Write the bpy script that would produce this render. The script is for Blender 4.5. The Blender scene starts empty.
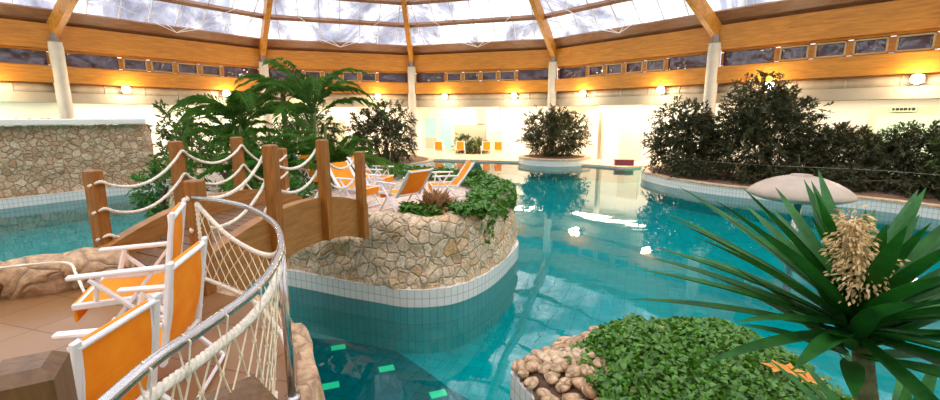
import bpy, bmesh, math, random
from mathutils import Vector, Matrix, noise
V = Vector
PI = math.pi
rnd = random.Random(7)
scn = bpy.context.scene
COL = scn.collection

# ------------------------------------------------------------------ helpers
class MB:
    """collects shapes; build() links them as ONE mesh object"""
    def __init__(s): s.v=[]; s.f=[]; s.uv=[]
    def add(s, vs, fs, uvs=None):
        o=len(s.v); s.v.extend([tuple(p) for p in vs])
        for i,f in enumerate(fs):
            s.f.append([o+k for k in f])
            s.uv.append(uvs[i] if uvs else [(0,0)]*len(f))
    def build(s, name, mat, parent=None, smooth=False, label=None, loc=None):
        me=bpy.data.meshes.new(name); me.from_pydata(s.v,[],s.f); me.update()
        ul=me.uv_layers.new(name='UVMap')
        flat=[c for f in s.uv for p in f for c in p]
        if len(flat)==2*len(me.loops): ul.data.foreach_set('uv',flat)
        me.materials.append(mat)
        if smooth: me.polygons.foreach_set('use_smooth',[True]*len(me.polygons))
        ob=bpy.data.objects.new(name,me); COL.objects.link(ob)
        if parent is not None: ob.parent=parent
        if loc is not None: ob.location=loc
        if label: ob['label']=label
        return ob
    # shapes
    def box(s, c, size, M=None, bev=0.0):
        bm=bmesh.new(); bmesh.ops.create_cube(bm,size=1.0)
        for v in bm.verts: v.co=V((v.co.x*size[0],v.co.y*size[1],v.co.z*size[2]))
        if bev>0: bmesh.ops.bevel(bm,geom=list(bm.edges),offset=bev,segments=1,profile=.5,affect='EDGES')
        M = M or Matrix()
        bm.verts.index_update()
        vs=[V(c)+ (M@v.co) for v in bm.verts]
        s.add(vs,[[v.index for v in f.verts] for f in bm.faces]); bm.free()
    def beam(s, a, b, w, h, up=V((0,0,1)), bev=0.0):
        a=V(a); b=V(b); d=(b-a); L=d.length; d.normalize()
        x=d.cross(up); x.normalize(); z=x.cross(d)
        M=Matrix((x,d,z)).transposed()
        s.box((a+b)/2,(w,L,h),M,bev)
    def tube(s, pts, r, n=8, closed=False, cap=True):
        pts=[V(p) for p in pts]; N=len(pts)
        R=r if isinstance(r,(list,tuple)) else [r]*N
        t0=(pts[1]-pts[0]).normalized()
        u=t0.orthogonal().normalized(); vs=[]; prev=t0
        for i,p in enumerate(pts):
            if closed: t=(pts[(i+1)%N]-pts[i-1])
            elif i==0: t=pts[1]-pts[0]
            elif i==N-1: t=pts[-1]-pts[-2]
            else: t=pts[i+1]-pts[i-1]
            if t.length<1e-9: t=prev.copy()
            t.normalize(); q=prev.rotation_difference(t); u=(q@u); u=(u-t*u.dot(t)).normalized(); prev=t
            w=t.cross(u)
            for k in range(n):
                a=2*PI*k/n; vs.append(p+R[i]*(math.cos(a)*u+math.sin(a)*w))
        fs=[]
        for i in range(N if closed else N-1):
            j=(i+1)%N
            for k in range(n):
                l=(k+1)%n; fs.append([i*n+k,i*n+l,j*n+l,j*n+k])
        if cap and not closed:
            fs.append(list(range(n))[::-1]); fs.append([(N-1)*n+k for k in range(n)])
        s.add(vs,fs)
    def lathe(s, prof, c=(0,0,0), n=32):
        c=V(c); vs=[]; fs=[]; m=len(prof)
        for k in range(n):
            a=2*PI*k/n
            for r,z in prof: vs.append(c+V((r*math.cos(a),r*math.sin(a),z)))
        for k in range(n):
            l=(k+1)%n
            for i in range(m-1): fs.append([k*m+i,l*m+i,l*m+i+1,k*m+i+1])
        s.add(vs,fs)
    def prism(s, poly, z0, z1, top=True, bottom=False, sides=True):
        n=len(poly); vs=[(p[0],p[1],z0) for p in poly]+[(p[0],p[1],z1) for p in poly]
        fs=[];uv=[]; u=0
        if sides:
            for i in range(n):
                j=(i+1)%n; L=math.hypot(poly[j][0]-poly[i][0],poly[j][1]-poly[i][1])
                fs.append([i,j,n+j,n+i]); uv.append([(u,z0),(u+L,z0),(u+L,z1),(u,z1)]); u+=L
        if top: fs.append([n+i for i in range(n)]); uv.append([(p[0],p[1]) for p in poly])
        if bottom: fs.append(list(range(n))[::-1]); uv.append([(p[0],p[1]) for p in poly[::-1]])
        s.add(vs,fs,uv)
    def strip(s, rings, closed=True, uvw=True):
        """rings: list of lists of points (same count) -> quad skin"""
        n=len(rings[0]); vs=[p for r in rings for p in r]; fs=[];uv=[]
        us=[0]
        for i in range(n): us.append(us[-1]+(V(rings[0][(i+1)%n])-V(rings[0][i])).length)
        v=0
        for k in range(len(rings)-1):
            dv=(V(rings[k+1][0])-V(rings[k][0])).length
            for i in range(n if closed else n-1):
                j=(i+1)%n
                fs.append([k*n+i,k*n+j,(k+1)*n+j,(k+1)*n+i])
                uv.append([(us[i],v),(us[i+1],v),(us[i+1],v+dv),(us[i],v+dv)])
            v+=dv
        s.add(vs,fs,uv)
    def leaf(s, p, d, nrm, L, W, fold=.25):
        d=d.normalized(); x=d.cross(nrm)
        if x.length<1e-5: x=d.orthogonal()
        x.normalize(); n2=x.cross(d)
        s.add([p, p+d*L*.45+x*W*.5+n2*W*fold, p+d*L, p+d*L*.45-x*W*.5+n2*W*fold],[[0,1,2],[0,2,3]])

def tag(o, label, cat, group=None):
    o['label']=label; o['category']=cat
    if group: o['group']=group
    return o
def struct(o): o['kind']='structure'; return o
def empty(name, loc=(0,0,0), rz=0, label=None, cat=None, group=None):
    o=bpy.data.objects.new(name,None); COL.objects.link(o); o.location=loc; o.rotation_euler=(0,0,rz)
    o.empty_display_size=.2
    if label: tag(o,label,cat,group)
    return o
def copy_tree(o, parent=None):
    c=o.copy(); COL.objects.link(c)
    if parent is not None: c.parent=parent
    for ch in o.children: copy_tree(ch,c)
    return c
def catmull(pts, per=8, closed=True):
    out=[]; n=len(pts); P=[V((*p,0)) if len(p)==2 else V(p) for p in pts]
    rng=range(n) if closed else range(n-1)
    for i in rng:
        if closed: a,b,c,d=P[i-1],P[i],P[(i+1)%n],P[(i+2)%n]
        else: a,b,c,d=P[max(i-1,0)],P[i],P[i+1],P[min(i+2,n-1)]
        for k in range(per):
            t=k/per
            out.append(.5*((2*b)+(c-a)*t+(2*a-5*b+4*c-d)*t*t+(3*b-a-3*c+d)*t**3))
    if not closed: out.append(P[-1])
    return out
def area2(p): return sum(p[i][0]*p[(i+1)%len(p)][1]-p[(i+1)%len(p)][0]*p[i][1] for i in range(len(p)))
def ccw(p): return p if area2(p)>0 else p[::-1]
def inset(poly, d):
    """poly ccw list of vectors; positive d = inward"""
    n=len(poly); out=[]
    for i in range(n):
        a,b,c=V(poly[i-1]),V(poly[i]),V(poly[(i+1)%n])
        t=(c-a); nn=V((-t.y,t.x,0)).normalized(); out.append(b+nn*d)
    return out
def inside(x,y,poly):
    r=False; n=len(poly); j=n-1
    for i in range(n):
        xi,yi=poly[i][0],poly[i][1]; xj,yj=poly[j][0],poly[j][1]
        if (yi>y)!=(yj>y) and x<(xj-xi)*(y-yi)/(yj-yi)+xi: r=not r
        j=i
    return r
def nz(x,y=0,z=0,s=1.0): return noise.noise(V((x*s,y*s,z*s)))

# ------------------------------------------------------------------ materials
def newmat(name):
    m=bpy.data.materials.new(name); m.use_nodes=True
    nt=m.node_tree; b=nt.nodes['Principled BSDF']; return m,nt,b
def N(nt,t,**kw):
    n=nt.nodes.new(t)
    for k,v in kw.items():
        if k in n.inputs: n.inputs[k].default_value=v
        else: setattr(n,k,v)
    return n
def ramp(nt, stops, interp='LINEAR'):
    r=nt.nodes.new('ShaderNodeValToRGB'); cr=r.color_ramp; cr.interpolation=interp
    while len(cr.elements)<len(stops): cr.elements.new(.5)
    for e,(p,c) in zip(cr.elements,stops): e.position=p; e.color=(*c,1)
    return r
def simple(name,col,rough=.5,metal=0.0,spec=.5,var=0.0,vs=8.0,emit=None,es=0,bump=0.0,bs=40.0):
    m,nt,b=newmat(name)
    b.inputs['Base Color'].default_value=(*col,1); b.inputs['Roughness'].default_value=rough
    b.inputs['Metallic'].default_value=metal; b.inputs['Specular IOR Level'].default_value=spec
    tc=N(nt,'ShaderNodeTexCoord')
    if var>0:
        n=N(nt,'ShaderNodeTexNoise',Scale=vs,Detail=4.0); nt.links.new(tc.outputs['Object'],n.inputs['Vector'])
        r=ramp(nt,[(.3,tuple(c*(1-var) for c in col)),(.7,tuple(min(1,c*(1+var)) for c in col))])
        nt.links.new(n.outputs['Fac'],r.inputs['Fac']); nt.links.new(r.outputs['Color'],b.inputs['Base Color'])
    if bump>0:
        n=N(nt,'ShaderNodeTexNoise',Scale=bs,Detail=3.0); nt.links.new(tc.outputs['Object'],n.inputs['Vector'])
        bp=N(nt,'ShaderNodeBump',Strength=bump,Distance=.02); nt.links.new(n.outputs['Fac'],bp.inputs['Height']); nt.links.new(bp.outputs['Normal'],b.inputs['Normal'])
    if emit: b.inputs['Emission Color'].default_value=(*emit,1); b.inputs['Emission Strength'].default_value=es
    return m
def wood(name,c1,c2,stretch=(1,1,12),scale=3.0,rough=.45):
    m,nt,b=newmat(name); tc=N(nt,'ShaderNodeTexCoord'); mp=N(nt,'ShaderNodeMapping'); mp.inputs['Scale'].default_value=stretch
    n=N(nt,'ShaderNodeTexNoise',Scale=scale,Detail=6.0,Distortion=.6)
    nt.links.new(tc.outputs['Object'],mp.inputs['Vector']); nt.links.new(mp.outputs['Vector'],n.inputs['Vector'])
    r=ramp(nt,[(.25,c1),(.5,tuple((a+b_)/2 for a,b_ in zip(c1,c2))),(.75,c2)]); nt.links.new(n.outputs['Fac'],r.inputs['Fac'])
    nt.links.new(r.outputs['Color'],b.inputs['Base Color']); b.inputs['Roughness'].default_value=rough
    bp=N(nt,'ShaderNodeBump',Strength=.25,Distance=.01); nt.links.new(n.outputs['Fac'],bp.inputs['Height']); nt.links.new(bp.outputs['Normal'],b.inputs['Normal'])
    return m
def stone(name,scale,cols,mortar,edge=.06,bump=.9,dist=.06,stretch=(1,1,1)):
    m,nt,b=newmat(name); L=nt.links; tc=N(nt,'ShaderNodeTexCoord'); mp=N(nt,'ShaderNodeMapping'); mp.inputs['Scale'].default_value=stretch
    wn=N(nt,'ShaderNodeTexNoise',Scale=scale*.7,Detail=2.0); mx=N(nt,'ShaderNodeVectorMath',operation='MULTIPLY_ADD')
    L.new(tc.outputs['Object'],mp.inputs['Vector']); L.new(mp.outputs['Vector'],wn.inputs['Vector'])
    L.new(wn.outputs['Color'],mx.inputs[0]); mx.inputs[1].default_value=(.9/scale,)*3; L.new(mp.outputs['Vector'],mx.inputs[2])
    v1=N(nt,'ShaderNodeTexVoronoi',feature='F1',Scale=scale); v2=N(nt,'ShaderNodeTexVoronoi',feature='DISTANCE_TO_EDGE',Scale=scale)
    L.new(mx.outputs[0],v1.inputs['Vector']); L.new(mx.outputs[0],v2.inputs['Vector'])
    sep=N(nt,'ShaderNodeSeparateColor'); L.new(v1.outputs['Color'],sep.inputs[0])
    k=len(cols); r=ramp(nt,[(i/(k-1),c) for i,c in enumerate(cols)]); L.new(sep.outputs[0],r.inputs['Fac'])
    fn=N(nt,'ShaderNodeTexNoise',Scale=scale*5,Detail=5.0,Roughness=.7); L.new(mp.outputs['Vector'],fn.inputs['Vector'])
    fr=ramp(nt,[(.3,(.50,.45,.38)),(.7,(1.30,1.27,1.22))]); L.new(fn.outputs['Fac'],fr.inputs['Fac'])
    mul=N(nt,'ShaderNodeMix',data_type='RGBA',blend_type='MULTIPLY'); mul.inputs[0].default_value=1
    L.new(r.outputs['Color'],mul.inputs[6]); L.new(fr.outputs['Color'],mul.inputs[7])
    er=ramp(nt,[(0,(0,0,0)),(edge,(1,1,1))]); L.new(v2.outputs['Distance'],er.inputs['Fac'])
    mm=N(nt,'ShaderNodeMix',data_type='RGBA'); L.new(er.outputs['Color'],mm.inputs[0]); mm.inputs[6].default_value=(*mortar,1); L.new(mul.outputs[2],mm.inputs[7])
    L.new(mm.outputs[2],b.inputs['Base Color']); b.inputs['Roughness'].default_value=.75
    hr=ramp(nt,[(0,(0,0,0)),(edge*2.2,(.75,.75,.75)),(edge*5,(1,1,1))]); L.new(v2.outputs['Distance'],hr.inputs['Fac'])
    ha=N(nt,'ShaderNodeMath',operation='MULTIPLY_ADD'); L.new(fn.outputs['Fac'],ha.inputs[0]); ha.inputs[1].default_value=.3; L.new(hr.outputs['Color'],ha.inputs[2])
    bp=N(nt,'ShaderNodeBump',Strength=bump,Distance=dist); L.new(ha.outputs[0],bp.inputs['Height']); L.new(bp.outputs['Normal'],b.inputs['Normal'])
    return m
def tiles(name,c1,c2,mortar,w,h,ms=.008,rough=.2,coord='UV',offset=0.0,rot=0.0,spec=.5):
    m,nt,b=newmat(name); L=nt.links; tc=N(nt,'ShaderNodeTexCoord')
    bt=N(nt,'ShaderNodeTexBrick'); bt.offset=offset; bt.squash=1.0
    bt.inputs['Color1'].default_value=(*c1,1); bt.inputs['Color2'].default_value=(*c2,1); bt.inputs['Mortar'].default_value=(*mortar,1)
    bt.inputs['Scale'].default_value=1.0; bt.inputs['Mortar Size'].default_value=ms; bt.inputs['Brick Width'].default_value=w; bt.inputs['Row Height'].default_value=h
    bt.inputs['Mortar Smooth'].default_value=.1
    mp=N(nt,'ShaderNodeMapping'); mp.inputs['Rotation'].default_value=(0,0,rot)
    L.new(tc.outputs[coord],mp.inputs['Vector']); L.new(mp.outputs['Vector'],bt.inputs['Vector']); L.new(bt.outputs['Color'],b.inputs['Base Color'])
    b.inputs['Roughness'].default_value=rough; b.inputs['Specular IOR Level'].default_value=spec
    return m
def leafmat(name,c1,c2,rough=.45,trans=.25,scale=3.0,spec=.4):
    m,nt,b=newmat(name); L=nt.links; tc=N(nt,'ShaderNodeTexCoord'); n=N(nt,'ShaderNodeTexNoise',Scale=scale,Detail=5.0,Roughness=.7)
    L.new(tc.outputs['Object'],n.inputs['Vector']); r=ramp(nt,[(.3,c1),(.7,c2)]); L.new(n.outputs['Fac'],r.inputs['Fac'])
    L.new(r.outputs['Color'],b.inputs['Base Color']); b.inputs['Roughness'].default_value=rough; b.inputs['Specular IOR Level'].default_value=spec
    t=N(nt,'ShaderNodeBsdfTranslucent'); L.new(r.outputs['Color'],t.inputs['Color'])
    mx=N(nt,'ShaderNodeMixShader'); mx.inputs[0].default_value=trans
    L.new(b.outputs[0],mx.inputs[1]); L.new(t.outputs[0],mx.inputs[2]); L.new(mx.outputs[0],nt.nodes['Material Output'].inputs['Surface'])
    return m

M={}
M['glulam']=wood('glulam',(.42,.145,.008),(.70,.29,.025),(1.0,1.0,9.0),1.2,.4)
M['beamwood']=wood('beam_wood',(.42,.16,.015),(.70,.31,.05),(4,4,4),1.2,.4)
M['brownwood']=wood('brown_wood',(.20,.085,.035),(.34,.16,.07),(1,1,6),1.5,.5)
M['post']=wood('post_wood',(.20,.065,.007),(.42,.16,.02),(9,9,1.2),3.0,.45)
M['darkpost']=wood('weathered_wood',(.075,.03,.007),(.20,.095,.022),(8,8,1.2),3.5,.35)
M['bridgewood']=wood('bridge_wood',(.25,.10,.018),(.45,.20,.045),(2,2,14),1.6,.5)
M['plank']=wood('deck_plank',(.11,.05,.018),(.22,.11,.045),(6,2,6),2.0,.6)
M['stone']=stone('rubble_stone',5.0,[(.66,.48,.28),(.80,.65,.45),(.72,.57,.39),(.86,.74,.56),(.74,.47,.22),(.78,.64,.45),(.70,.57,.41)],(.62,.48,.32),.024,.75,.06)
M['stonewall']=stone('wall_stone',4.3,[(.50,.31,.15),(.70,.52,.34),(.60,.41,.25),(.78,.62,.44),(.52,.33,.18),(.66,.47,.29)],(.46,.32,.19),.035,.9,.06)
M['rock']=stone('boulder_stone',2.6,[(.47,.28,.15),(.64,.45,.28),(.54,.36,.21),(.68,.52,.35)],(.36,.24,.14),.03,.7,.05)
M['paving']=stone('paving_stone',2.2,[(.66,.52,.42),(.76,.63,.52),(.70,.57,.48)],(.48,.38,.3),.03,.4,.02)
M['whitetile']=tiles('white_tile',(.82,.82,.76),(.78,.79,.74),(.50,.48,.43),.135,.165,.007)
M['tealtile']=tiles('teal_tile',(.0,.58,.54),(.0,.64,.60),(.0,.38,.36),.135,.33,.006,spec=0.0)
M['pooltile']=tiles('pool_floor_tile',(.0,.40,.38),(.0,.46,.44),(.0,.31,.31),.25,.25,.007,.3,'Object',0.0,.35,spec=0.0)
M['depthshade']=tiles('depth_shade_tile',(.0,.17,.17),(.0,.20,.20),(.0,.11,.11),.25,.25,.007,.3,'Object',0.0,.35,spec=0.0)  # pool tile with the darkening of deeper water put into its colour
M['terracotta']=tiles('terrace_tile',(.27,.135,.052),(.32,.165,.066),(.14,.065,.025),.56,.56,.007,.3,'Object',0.0,.3)
M['fardeck']=tiles('far_deck_tile',(.74,.58,.40),(.80,.64,.45),(.62,.46,.32),.4,.4,.008,.3,'Object')
M['coping']=simple('coping_stone',(.62,.42,.25),.6,var=.3,vs=6)
M['cream']=simple('cream_paint',(.80,.70,.55),.7,var=.03,vs=2)
M['whitewall']=simple('white_paint',(.92,.87,.78),.7,var=.02)
M['beige']=simple('beige_panel',(.48,.41,.31),.7)
M['duct']=simple('duct_paint',(.47,.37,.25),.5,var=.22,vs=1.3)
M['ledge']=simple('ledge_paint',(.44,.37,.26),.6,var=.08,vs=1.0)
M['concrete']=simple('column_paint',(.62,.56,.44),.55,var=.08,vs=2)
M['whitemetal']=simple('white_tube',(.86,.85,.84),.3)
M['steel']=simple('stainless_steel',(.50,.49,.47),.25,1.0,var=.05)
M['greymetal']=simple('grey_metal',(.30,.28,.27),.4,.6)
M['darkmetal']=simple('dark_metal',(.05,.05,.055),.4,.4)
M['rope']=simple('rope_fibre',(.86,.79,.64),.8,var=.15,vs=30,bump=.4,bs=60)
M['net']=simple('net_cord',(.82,.71,.50),.8,var=.1,vs=30)
M['soil']=simple('soil',(.16,.09,.05),.9,var=.4,vs=8,bump=.8,bs=20)
M['bark']=simple('bark',(.16,.10,.06),.9,var=.4,vs=12,bump=.6,bs=25)
M['stemgreen']=simple('palm_stem',(.15,.22,.06),.6,var=.3,vs=6)
M['yuccastem']=simple('yucca_stem',(.12,.13,.05),.8,var=.5,vs=18,bump=.6,bs=30)
M['dome']=simple('fibreglass_dome',(.45,.36,.27),.45,var=.15,vs=2.5)
M['plum']=simple('plum_paint',(.20,.03,.05),.5)
M['grille']=simple('grey_grille',(.42,.38,.33),.5)
M['sign']=simple('sign_face',(.75,.80,.55),.5)
M['black']=simple('black_mark',(.03,.03,.03),.6)
M['greenlamp']=simple('green_floor_light',(.05,.62,.30),.4,emit=(.03,.65,.28),es=.35)
M['lens']=simple('lamp_lens',(1,1,1),.3,emit=(1.0,.93,.80),es=60.0)
M['bridgestone']=M['stone']
def orange_mat():
    m,nt,b=newmat('orange_canvas'); L=nt.links; tc=N(nt,'ShaderNodeTexCoord')
    n=N(nt,'ShaderNodeTexNoise',Scale=5.0,Detail=3.0); L.new(tc.outputs['Object'],n.inputs['Vector'])
    r=ramp(nt,[(.25,(.92,.33,.004)),(.75,(1.0,.50,.02))]); L.new(n.outputs['Fac'],r.inputs['Fac'])
    w=N(nt,'ShaderNodeTexWave',Scale=60.0); L.new(tc.outputs['Object'],w.inputs['Vector'])
    bp=N(nt,'ShaderNodeBump',Strength=.1,Distance=.005); L.new(w.outputs['Fac'],bp.inputs['Height']); L.new(bp.outputs['Normal'],b.inputs['Normal'])
    L.new(r.outputs['Color'],b.inputs['Base Color']); b.inputs['Roughness'].default_value=.7
    t=N(nt,'ShaderNodeBsdfTranslucent'); L.new(r.outputs['Color'],t.inputs['Color']); mx=N(nt,'ShaderNodeMixShader'); mx.inputs[0].default_value=.35
    L.new(b.outputs[0],mx.inputs[1]); L.new(t.outputs[0],mx.inputs[2]); L.new(mx.outputs[0],nt.nodes['Material Output'].inputs['Surface'])
    return m
M['orange']=orange_mat()
M['ivy']=leafmat('ivy_leaf',(.010,.065,.003),(.15,.40,.025),.35,.25,13.0,.6)
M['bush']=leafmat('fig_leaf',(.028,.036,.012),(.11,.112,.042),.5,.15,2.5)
M['bushgreen']=leafmat('green_shrub_leaf',(.03,.07,.012),(.14,.20,.05),.5,.25,2.0)
M['palm']=leafmat('palm_leaf',(.028,.10,.006),(.13,.29,.03),.5,.4,2.0,.5)
M['palmlight']=leafmat('young_palm_leaf',(.03,.13,.012),(.10,.30,.03),.4,.3,2.0,.5)
M['yucca']=leafmat('yucca_leaf',(.004,.055,.006),(.03,.20,.018),.5,.15,4.0,.35)
M['yuccaflower']=simple('dry_flower',(.72,.52,.26),.8,var=.3,vs=20)
M['dryleaf']=leafmat('dry_leaf',(.36,.19,.08),(.62,.40,.20),.6,.2,6.0)
M['orangeleaf']=leafmat('fallen_leaf',(.75,.22,.02),(.9,.38,.04),.5,.2,4.0)

def glass_roof():
    m,nt,b=newmat('roof_glass'); L=nt.links; nt.nodes.remove(b)
    tr=N(nt,'ShaderNodeBsdfTransparent'); gl=N(nt,'ShaderNodeBsdfGlossy',Roughness=.12)
    fr=N(nt,'ShaderNodeFresnel',IOR=1.5)
    tc=N(nt,'ShaderNodeTexCoord'); n=N(nt,'ShaderNodeTexNoise',Scale=.55,Detail=5.0,Roughness=.6,Distortion=1.2); L.new(tc.outputs['Object'],n.inputs['Vector'])
    r=ramp(nt,[(.35,(.50,.48,.52)),(.62,(.97,.97,.98))]); L.new(n.outputs['Fac'],r.inputs['Fac']); L.new(r.outputs['Color'],tr.inputs['Color'])
    bp=N(nt,'ShaderNodeBump',Strength=.3,Distance=.2); L.new(n.outputs['Fac'],bp.inputs['Height']); L.new(bp.outputs['Normal'],gl.inputs['Normal'])
    mx=N(nt,'ShaderNodeMixShader'); L.new(fr.outputs[0],mx.inputs[0]); L.new(tr.outputs[0],mx.inputs[1]); L.new(gl.outputs[0],mx.inputs[2])
    L.new(mx.outputs[0],nt.nodes['Material Output'].inputs['Surface']); return m
M['roofglass']=glass_roof()
def win_glass():
    m,nt,b=newmat('window_glass'); L=nt.links
    b.inputs['Base Color'].default_value=(.085,.055,.075,1); b.inputs['Roughness'].default_value=.04; b.inputs['Specular IOR Level'].default_value=1.0
    tc=N(nt,'ShaderNodeTexCoord'); n=N(nt,'ShaderNodeTexNoise',Scale=.9,Detail=2.0); L.new(tc.outputs['Object'],n.inputs['Vector'])
    bp=N(nt,'ShaderNodeBump',Strength=.9,Distance=.25); L.new(n.outputs['Fac'],bp.inputs['Height']); L.new(bp.outputs['Normal'],b.inputs['Normal']); return m
M['paleglass']=simple('pale_door_glass',(.55,.70,.45),.1,emit=(.75,1.0,.65),es=.35)
M['winglass']=win_glass(); M['sash']=wood('pale_sash',(.62,.40,.14),(.76,.54,.24),(1,1,6),2.0,.4)
def door_glass():
    m,nt,b=newmat('door_glass'); b.inputs['Base Color'].default_value=(.22,.46,.38,1); b.inputs['Roughness'].default_value=.05
    b.inputs['Transmission Weight'].default_value=.0; b.inputs['Emission Color'].default_value=(.6,.95,.85,1); b.inputs['Emission Strength'].default_value=.30
    return m
M['doorglass']=door_glass()
def water():
    m,nt,b=newmat('pool_water'); L=nt.links; nt.nodes.remove(b)
    tr=N(nt,'ShaderNodeBsdfTransparent'); tr.inputs['Color'].default_value=(.45,.96,.97,1)
    gl=N(nt,'ShaderNodeBsdfGlossy',Roughness=.02)
    tc=N(nt,'ShaderNodeTexCoord'); mp=N(nt,'ShaderNodeMapping'); L.new(tc.outputs['Object'],mp.inputs['Vector'])
    n=N(nt,'ShaderNodeTexNoise',Scale=1.3,Detail=2.0,Roughness=.4,Distortion=.4); L.new(mp.outputs['Vector'],n.inputs['Vector'])
    bp=N(nt,'ShaderNodeBump',Strength=.045,Distance=.10); L.new(n.outputs['Fac'],bp.inputs['Height'])
    L.new(bp.outputs['Normal'],gl.inputs['Normal'])
    fr=N(nt,'ShaderNodeFresnel',IOR=1.42); L.new(bp.outputs['Normal'],fr.inputs['Normal'])
    mx=N(nt,'ShaderNodeMixShader'); L.new(fr.outputs[0],mx.inputs[0]); L.new(tr.outputs[0],mx.inputs[1]); L.new(gl.outputs[0],mx.inputs[2])
    L.new(mx.outputs[0],nt.nodes['Material Output'].inputs['Surface']); return m
M['water']=water()

# ------------------------------------------------------------------ building shell
C0=V((-4.5,19.2,0)); APEX=V((-4.5,19.2,25.0))
RING=[V(p) for p in [(-29.0,16.1,0),(-22.1,25.0,0),(-15.15,34.1,0),(-4.66,37.5,0),(6.2,34.1,0),(13.35,25.4,0),(20.7,16.8,0),
      (25,4,0),(13,-8,0),(-4,-12,0),(-21,-8,0),(-33,3,0)]]
NB=len(RING); FRONT=6    # bays 0..5 can be seen
def bay(i):
    a=RING[i]; b=RING[(i+1)%NB]; d=(b-a).normalized()
    n=V((-d.y,d.x,0))           # outward for our clockwise order
    if n.dot((a+b)/2-C0)<0: n=-n
    return a,b,d,n
def off(i,dn):
    """mitred offset of ring vertex i outwards"""
    _,_,_,n1=bay((i-1)%NB); _,_,_,n2=bay(i)
    m=(n1+n2); m.normalize(); return RING[i]+m*(dn/max(.4,m.dot(n1)))
def ringbox(i,o0,o1,z0,z1,mb):
    j=(i+1)%NB
    q=[off(i,o0),off(j,o0),off(j,o1),off(i,o1)]
    vs=[V((p.x,p.y,z0)) for p in q]+[V((p.x,p.y,z1)) for p in q]
    mb.add(vs,[[0,1,2,3],[4,5,6,7],[0,1,5,4],[1,2,6,5],[2,3,7,6],[3,0,4,7]])
wc=0
for i in range(NB):
    a,b,d,n=bay(i); L=(b-a).length
    mb=MB(); ringbox(i,-.2,.35,6.87,8.12,mb); struct(mb.build('ring_beam',M['glulam']))
    mb=MB(); ringbox(i,-.42,.4,5.13,5.96,mb); struct(mb.build('sill_beam',M['glulam']))
    mb=MB(); ringbox(i,-.05,1.0,4.10,4.62,mb); ringbox(i,-.09,-.05,4.10,4.19,mb); struct(mb.build('ledge',M['ledge']))
    mb=MB(); ringbox(i,.50,1.0,4.60,5.30,mb); struct(mb.build('upper_wall',M['cream']))
    mb=MB(); p,q=off(i,.22),off((i+1)%NB,.22); K=14
    mb.tube([p.lerp(q,k/K)+V((0,0,4.82)) for k in range(K+1)],.28,14)
    for k in range(1,6):
        c=p.lerp(q,k/6)+V((0,0,4.82)); mb.tube([c-d*.05,c+d*.05],.295,14)
    struct(mb.build('duct',M['duct'],smooth=True))
    # annex ceiling + outer wall
    mb=MB(); ringbox(i,.9,4.8,4.40,4.55,mb); struct(mb.build('ceiling',M['whitewall']))
    nm=['wall_left','wall_left','wall_back','wall_back','wall_back','wall_right','wall_right','wall_front','wall_front','wall_front','wall_front','wall_left'][i]
    mb=MB(); ringbox(i,4.6,4.9,-.05,4.6,mb); struct(mb.build(nm,M['whitewall']))
    # clerestory windows: wide, four small, wide
    if i<FRONT:
        cuts=[.02,.25,.375,.5,.625,.75,.98]
        wa,wb=a+n*.12,b+n*.12
        for k in range(6):
            p=wa.lerp(wb,cuts[k]); q=wa.lerp(wb,cuts[k+1]); wc+=1
            W=(q-p).length; c=(p+q)/2+V((0,0,6.39)); R=Matrix((d,n,V((0,0,1)))).transposed()
            fr=MB(); t=.12
            fr.box(c+V((0,0,.42)),(W,.16,.12),R,.01); fr.box(c-V((0,0,.40)),(W,.16,.10),R,.01)
            fr.box(c+d*(W/2-t/2),(t,.16,.64),R,.01); fr.box(c-d*(W/2-t/2),(t,.16,.64),R,.01)
            w=struct(fr.build('window_%d'%wc,M['glulam']))
            if 0<k<5:
                sm=MB()
                for zz in (.30,-.30): sm.box(c+V((0,0,zz))-n*.05,(W-.24,.05,.07),R)
                for xx in (1,-1): sm.box(c+d*(xx*(W/2-.155))-n*.05,(.07,.05,.67),R)
                sm.build('sash',M['sash'],w)
            g=MB(); g.box(c+n*.03,(W-.2,.03,.74),R); g.build('pane',M['winglass'],w)
    else:
        mb=MB(); ringbox(i,.1,.3,6.1,7.0,mb); struct(mb.build('upper_wall',M['brownwood']))
    # roof bay
    za=V((0,0,8.2)); A,B=off(i,.15)+za,off((i+1)%NB,.15)+za
    nrm=(B-A).cross(APEX-A).normalized()
    if nrm.z>0: nrm=-nrm      # inward/down
    sky=MB(); SS=[.035,.115,.19,.28,.40,.56,.78,.985]
    for k in range(len(SS)-1):
        s0,s1=SS[k],SS[k+1]; sky.add([A.lerp(APEX,s0),B.lerp(APEX,s0),B.lerp(APEX,s1),A.lerp(APEX,s1)],[[0,1,2,3]])
    roof=struct(sky.build('skylight',M['roofglass']))
    br=MB(); br.beam(A.lerp(APEX,.018)+nrm*.05,B.lerp(APEX,.018)+nrm*.05,.12,.95,up=(APEX-(A+B)/2).normalized()); br.build('eaves_board',M['brownwood'],roof)
    for s in SS[1:-1]:
        pm=MB(); pm.beam(A.lerp(APEX,s)+nrm*.14,B.lerp(APEX,s)+nrm*.14,.22,.30,up=-nrm); pm.build('purlin',M['brownwood'],roof)
    gb=MB()
    for k in range(1,8):
        t=k/8
        for s0,s1 in zip(SS,SS[1:]):
            if s0>.4 and k%2: continue
            # bars run straight up the slope
            up=((APEX-A)-(B-A)*((APEX-A).dot(B-A)/(B-A).length_squared)); Ls=up.length; up.normalize()
            base=A.lerp(B,t); x=(base-A).dot((B-A).normalized()); 
            xm=(APEX-A).dot((B-A).normalized()); full=(B-A).length
            smax = x/xm if x<xm else (full-x)/(full-xm)
            if s0>=smax-.01: continue
            e=min(s1,smax-.005)
            gb.beam(base+up*Ls*s0+nrm*.03,base+up*Ls*e+nrm*.03,.055,.07,up=-nrm)
    gb.build('glazing_bars',M['whitemetal'],roof)
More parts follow.
